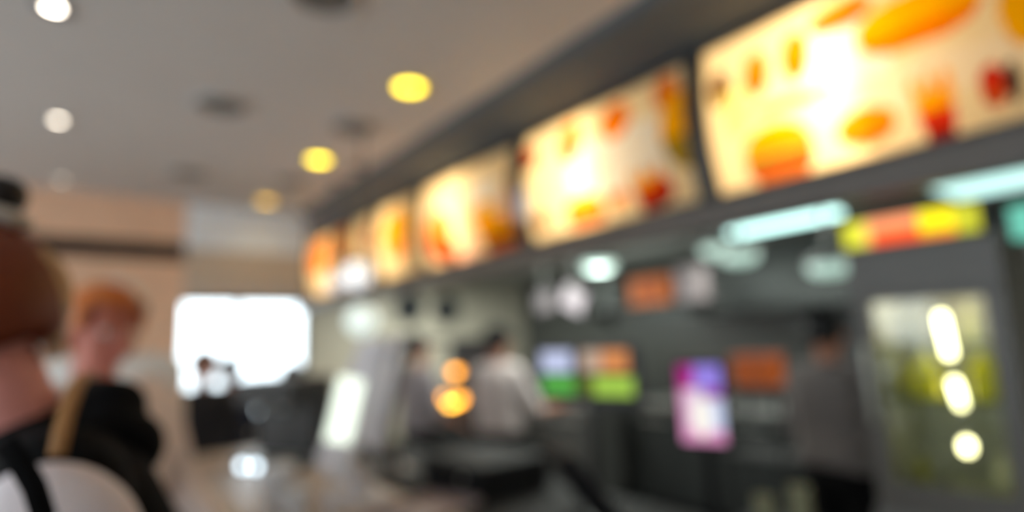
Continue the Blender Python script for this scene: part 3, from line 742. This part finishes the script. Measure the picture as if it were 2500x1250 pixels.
# ------------------------------------------------------------------ people
def rgbmat(name, c, rough=.6, noise=.08):
    m = mat(name, lin(*c), rough, noise=noise)
    if rough >= .8: m.node_tree.nodes['Principled BSDF'].inputs['Specular IOR Level'].default_value = .15
    return m
def person(label, loc, yaw, H, skin, hair, top, legs, lean=0, head_tilt=0, head_yaw=0, hairstyle='short', arms=((.25, -.12), (.25, -.12)), vox=.009, sleeves=True, shoes=m_blk, cap=None, scarf=None, part_names=('shirt', 'trousers'), wristz=0):
    s = H / 1.75
    t = thing('person', label, 'person', loc, yaw)
    Lm = Matrix.Translation((0, 0, .95)) @ Matrix.Rotation(lean, 4, 'X') @ Matrix.Translation((0, 0, -.95))     # leans forward towards -Y
    def U(p): return (Lm @ Vector(p)) * s
    def D(p): return Vector(p) * s
    Hm = Lm @ Matrix.Translation((0, 0, 1.50)) @ Matrix.Rotation(head_tilt, 4, 'X') @ Matrix.Rotation(head_yaw, 4, 'Z') @ Matrix.Translation((0, 0, -1.50))
    def HD(p): return (Hm @ Vector(p)) * s
    hr = (Hm.to_3x3())
    def torso(mb, g, neck=True, lower=True):
        rows = ((.10, .0, 1.36, .095), (.10, .0, 1.27, .105), (.085, .0, 1.15, .10), (.09, .005, 1.02, .105))
        rows = [tuple(a + (b - a) * k / 5 for a, b in zip(r0, r1)) for r0, r1 in zip(rows, rows[1:]) for k in range(5)] + [rows[-1]]
        for (x, y, z, r) in rows:
            mb.cap(U((-x, y, z)), U((x, y, z)), (r + g) * s)
        mb.cap(U((-.155, .0, 1.415)), U((.155, .0, 1.415)), (.052 + g) * s)
        mb.cap(U((0, 0, 1.05)), U((0, 0, 1.36)), (.10 + g) * s)
        if neck: mb.cap(U((0, .012, 1.40)), U((0, .008, 1.475)), (.064 + g) * s, (.055 + g) * s)
    A = []
    for sgn, (ex, ey) in zip((-1, 1), arms):
        sh = (sgn * .185, .0, 1.405); el = (sgn * (.185 + ex * .28), ey * .4 + .02, 1.13)
        wr = (sgn * (.185 + ex * .22), ey * 1.6 - .05, .90 + wristz + abs(ey) * .9)
        A.append((sgn, sh, el, wr))
    # body: one continuous skin
    b = MB(); torso(b, 0)
    b.cap(U((0, .01, 1.42)), HD((0, .01, 1.56)), .056 * s, .054 * s)
    b.ell(HD((0, .008, 1.645)), (.077 * s, .095 * s, .098 * s), hr)
    b.ell(HD((0, -.030, 1.585)), (.058 * s, .058 * s, .070 * s), hr)
    b.cap(HD((0, -.070, 1.548)), HD((0, -.074, 1.553)), .022 * s)
    b.cap(HD((0, -.086, 1.640)), HD((0, -.103, 1.603)), .010 * s, .014 * s)
    for e in (-1, 1):
        b.ell(HD((e * .040, -.062, 1.595)), (.024 * s, .02 * s, .026 * s), hr)
        b.cap(HD((e * .018, -.083, 1.655)), HD((e * .052, -.068, 1.652)), .010 * s)
        b.ell(HD((e * .081, .012, 1.618)), (.009 * s, .020 * s, .031 * s), hr)
    b.cap(HD((-.016, -.083, 1.572)), HD((.016, -.083, 1.572)), .010 * s)
    for sgn, sh, el, wr in A:
        b.cap(U(sh), U(el), .046 * s, .038 * s); b.cap(U(el), U(wr), .037 * s, .026 * s)
        e3, w3 = U(el), U(wr); d = (w3 - e3).normalized(); side = Vector((1, 0, 0)); n = d.cross(side).normalized(); side = n.cross(d).normalized()
        pc = w3 + d * .045 * s
        for k in (-1, 0, 1): b.cap(w3 + side * k * .012 * s, w3 + d * .085 * s + side * k * .024 * s, .017 * s, .013 * s)
        for k, ln in zip((-1.5, -.5, .5, 1.5), (.060, .075, .080, .070)):
            kn = w3 + d * .085 * s + side * k * .019 * s
            mid = kn + (d * .8 + n * sgn * .0 - Vector((0, .5, 0)) * .5).normalized() * ln * .5 * s
            b.cap(kn, mid, .0095 * s, .009 * s); b.cap(mid, mid + (d - Vector((0, .9, 0))).normalized() * ln * .5 * s, .009 * s, .0075 * s)
        th = w3 + d * .03 * s - side * sgn * .022 * s
        b.cap(th, th + (d * .6 - side * sgn * .7 - Vector((0, .4, 0))).normalized() * .055 * s, .012 * s, .009 * s)
    for e in (-1, 1):
        b.cap(D((e * .09, 0, .93)), D((e * .095, -.01, .50)), .085 * s, .056 * s); b.cap(D((e * .095, -.01, .50)), D((e * .095, .02, .09)), .055 * s, .038 * s)
        b.cap(D((e * .095, .02, .05)), D((e * .10, -.13, .035)), .038 * s, .030 * s)
    if scarf:
        hd_ = MB(); hd_.cap(U((-.09, .090, 1.405)), U((.09, .090, 1.405)), .050 * s).cap(U((-.05, .105, 1.455)), U((.05, .105, 1.455)), .042 * s).cap(U((-.12, .02, 1.42)), U((-.08, .085, 1.44)), .034 * s).cap(U((.12, .02, 1.42)), U((.08, .085, 1.44)), .034 * s)
        hd_.build('hood', top, t, remesh=vox)
    b.build('body', skin, t, remesh=vox)
    # face details
    for e in (-1, 1):
        ey = MB().ell(HD((e * .033, -.079, 1.635)), (.012 * s, .010 * s, .010 * s), hr, 12, 8).build('eye', mat('eye white', (.75, .72, .7), .3, noise=0), t)
        MB().ell(HD((e * .033, -.087, 1.635)), (.006 * s, .004 * s, .006 * s), hr, 10, 6).build('iris', mat('dark iris', (.03, .02, .015), .3, noise=0), ey)
        MB().cap(HD((e * .018, -.094, 1.664)), HD((e * .052, -.080, 1.662)), .004 * s).build('eyebrow', hair, t)
    MB().ell(HD((0, -.092, 1.571)), (.023 * s, .008 * s, .009 * s), hr, 14, 8).build('lips', mat('lips', lin(190, 96, 90), .4, noise=.02), t)
    # clothes
    c = MB(); torso(c, .014, neck=False)
    c.cap(U((0, .012, 1.39)), U((0, .010, 1.445)), .078 * s, .068 * s)
    for sgn, sh, el, wr in A:
        c.cap(U(sh), U(el), .060 * s, .052 * s)
        if sleeves:
            w2 = Vector(el).lerp(Vector(wr), .9); c.cap(U(el), U(w2), .051 * s, .040 * s)
    c.build(part_names[0], top, t, remesh=vox)
    g = MB()
    g.cap(U((-.09, .005, 1.0)), U((.09, .005, 1.0)), .112 * s); g.cap(D((-.08, 0, .93)), D((.08, 0, .93)), .118 * s)
    for e in (-1, 1):
        g.cap(D((e * .09, 0, .92)), D((e * .095, -.01, .50)), .098 * s, .072 * s); g.cap(D((e * .095, -.01, .50)), D((e * .095, .02, .13)), .071 * s, .060 * s)
    g.build(part_names[1], legs, t, remesh=vox)
    for e in (-1, 1):
        MB().cap(D((e * .095, .025, .055)), D((e * .10, -.13, .043)), .048 * s, .040 * s).cap(D((e * .095, .025, .055)), D((e * .095, .022, .11)), .050 * s, .048 * s).build('shoe', shoes, t, remesh=.008)
    # hair
    def skull(g_, cut):
        mb = MB(); mb.ell((0, .010, 1.648), ((.080 + g_), (.098 + g_), (.100 + g_)), None, 32, 22)
        bm = mb.bm; dele = [f for f in bm.faces if cut(f.calc_center_median())]
        bmesh.ops.delete(bm, geom=dele, context='FACES')
        for v in bm.verts:
            v.co += v.normal * 0
            v.co = (Hm @ v.co) * s
        return mb
    if hairstyle == 'short':
        skull(.005, lambda c_: (c_.y < -.03 and c_.z < 1.69) or (c_.y < .02 and c_.z < 1.64) or c_.z < 1.585).build('hair', hair, t, solid=.012 * s)
    elif hairstyle == 'bob':
        skull(.006, lambda c_: (c_.y < -.045 and c_.z < 1.70) or (c_.y < .015 and c_.z < 1.63) or c_.z < 1.57).build('hair', hair, t, solid=.014 * s)
    elif hairstyle == 'bun':
        h_ = skull(.006, lambda c_: (c_.y < -.05 and c_.z < 1.69) or (c_.y < .0 and c_.z < 1.64) or (c_.z < 1.595 and c_.y < .06) or c_.z < 1.575).build('hair', hair, t, solid=.014 * s)
        bn = MB().ell(HD((0, .098, 1.772)), (.034 * s, .034 * s, .030 * s), hr).build('bun', scarf['bun'], h_)
        sc = MB()
        for k_ in range(14):
            a = 2 * math.pi * k_ / 14
            sc.ell(HD((.040 * math.cos(a), .078 + .032 * math.sin(a), 1.750 - .022 * math.sin(a))), (.014 * s, .014 * s, .013 * s), None, 10, 8)
        sc.build('scrunchie', scarf['tie'], h_, remesh=.005)
        ft = MB()
        for k_ in range(11):
            a = math.pi * (.30 + .40 * k_ / 10)
            pts = []
            for q_ in range(6):
                z_ = 1.715 - .035 * q_; rr_ = math.sqrt(max(0, 1 - ((z_ - 1.648) / .112) ** 2))
                rr_ = max(rr_, .62)
                pts.append(HD((.090 * rr_ * math.cos(a), .012 + .112 * rr_ * math.sin(a), z_)))
            ft.tube(pts, [.004 * s, .008 * s, .009 * s, .009 * s, .008 * s, .004 * s], 8)
        ft.build('rim_lit_hair', scarf['rim_lit'], h_, remesh=.005)  # paler strands paint the backlight along the back of the head
    if cap:
        cp_ = skull(.018, lambda c_: c_.z < 1.675).build('cap', cap, t, solid=.006 * s)
        v_ = MB()
        rr = []
        for k_ in range(9):
            a = math.pi * (k_ / 8); rr.append((.085 * math.cos(a), -.07 - .085 * math.sin(a)))
        poly = rr
        v_.rings([[HD((x, y, 1.676 - .25 * (-.07 - y))) for x, y in poly], [HD((x, y, 1.684 - .25 * (-.07 - y))) for x, y in poly]]).build('visor', cap, cp_)
    return t

sk1 = rgbmat('rosy skin', (226, 150, 140)); sk2 = rgbmat('pink skin', (190, 112, 94)); sk3 = rgbmat('tan skin', (170, 115, 90))
h_aub = rgbmat('auburn hair', (122, 54, 26), .5, .25); h_rim = rgbmat('rim lit hair', (190, 150, 105), .5, .15); h_gin = rgbmat('ginger hair', (205, 110, 40), .5, .2)
h_blk = rgbmat('black hair', (18, 16, 16), .5, .2); h_dkb = rgbmat('dark bun', (20, 16, 18), .5, .2)
black = rgbmat('black cloth', (10, 9, 10), .9); white_c = rgbmat('pale grey cloth', (215, 210, 204), .8); beige_c = rgbmat('beige cloth', (196, 176, 152), .8)
grey_c = rgbmat('grey uniform cloth', (205, 194, 192), .8); dkgrey_c = rgbmat('dark grey cloth', (40, 40, 44), .8); navy = rgbmat('navy cloth', (30, 32, 48), .8)
pinkc = rgbmat('pale pink cloth', (222, 205, 198), .8)

hp = P(-25, 790, Y=1.05)       # head centre of the nearest person
person('auburn haired person in black at the left edge, leaning forward, dark bun and white scrunchie',
       (hp.x + .205, 1.08, 0), R(-75), 1.77, sk1, h_aub, black, navy, lean=R(20), head_tilt=R(5), head_yaw=R(-4), hairstyle='bun',
       scarf={'bun': h_dkb, 'tie': white_c, 'rim_lit': h_rim}, arms=((.1, -.3), (.05, -.3)), vox=.007, part_names=('jacket', 'trousers'))
h2 = P(262, 800, Y=2.0)
person('ginger haired person in a pale top standing behind the black jacket, facing the camera', (h2.x - .02, 2.05, 0), R(25), h2.z / 1.63 * 1.75, sk2, h_gin, pinkc, navy, hairstyle='bob', head_tilt=R(12), vox=.008)
h3 = P(352, 745, Y=2.85)
person('tall person in a pale grey top and white cap behind the ginger haired person', (h3.x - .09, 2.85, 0), R(160), h3.z / 1.67 * 1.75, sk2, h_blk, white_c, beige_c, cap=white_c, arms=((.05, -.1), (.05, -.1)))
for px, py, yy, lab, topm, lg, rz in (
        (500, 895, 4.1, 'dark clothed person standing at the far left of the bright window', dkgrey_c, navy, 20),
        (560, 905, 4.75, 'person in navy second from the left below the bright window', navy, dkgrey_c, 200),
        (712, 920, 4.2, 'black clothed person in front of the right half of the bright window', black, black, 160)):
    q = P(px, py, Y=yy)
    person(lab, (q.x, yy, 0), R(rz), q.z / 1.63 * 1.75, sk3, h_blk, topm, lg)
# kitchen staff
q = P(1215, 830, X=2.45)
person('grey uniformed kitchen worker in a black cap left of the four colour screen', (2.45, q.y, 0), R(100), q.z / 1.65 * 1.75, sk3, h_blk, grey_c, black, cap=black, sleeves=False, arms=((.4, -.25), (.4, -.25)))
q = P(2015, 800, X=2.85)
person('kitchen worker in dark grey with black cap just left of the display cabinet', (2.85, q.y, 0), R(80), q.z / 1.65 * 1.75, sk3, h_blk, rgbmat('dim grey uniform', (105, 98, 96), .8), black, cap=black, sleeves=False)
q = P(1022, 850, X=2.15)
person('dark haired kitchen worker behind the pale till terminals', (2.15, q.y, 0), R(90), q.z / 1.63 * 1.75, sk3, h_blk, rgbmat('pale mauve uniform', (150, 142, 146), .8), black, sleeves=False)

# bag on the near person's side
b0 = P(150, 1200, Y=.80)
bag = thing('shoulder_bag', 'white shoulder bag with dark and tan straps hanging on the black jacket', 'bag', b0)
m_bag = rgbmat('white canvas', (250, 238, 242), .7, .05); m_tan2 = rgbmat('tan leather', (170, 118, 66), .6, .1)
mb_ = MB(); mb_.ell((0, 0, -.06), (.078, .045, .098), Matrix.Rotation(R(-28), 3, 'Y')); mb_.cap((-.05, 0, -.15), (.055, 0, -.17), .045)
mb_.build('bag_body', m_bag, bag, remesh=.006)
def loc(px, py, y): return P(px, py, Y=y) - b0
MB().ribbon([loc(10, 1080, .69), loc(45, 1120, .685), loc(85, 1190, .68), loc(110, 1270, .68)], (1, 0, .4), .018, .004).build('dark_strap', black, bag)
MB().ribbon([loc(140, 1110, .73), loc(150, 1060, .74), loc(165, 1000, .755), loc(185, 945, .78), loc(205, 915, .82), loc(222, 922, .90)], (1, 0, .2), .015, .004).build('tan_strap', m_tan2, bag)
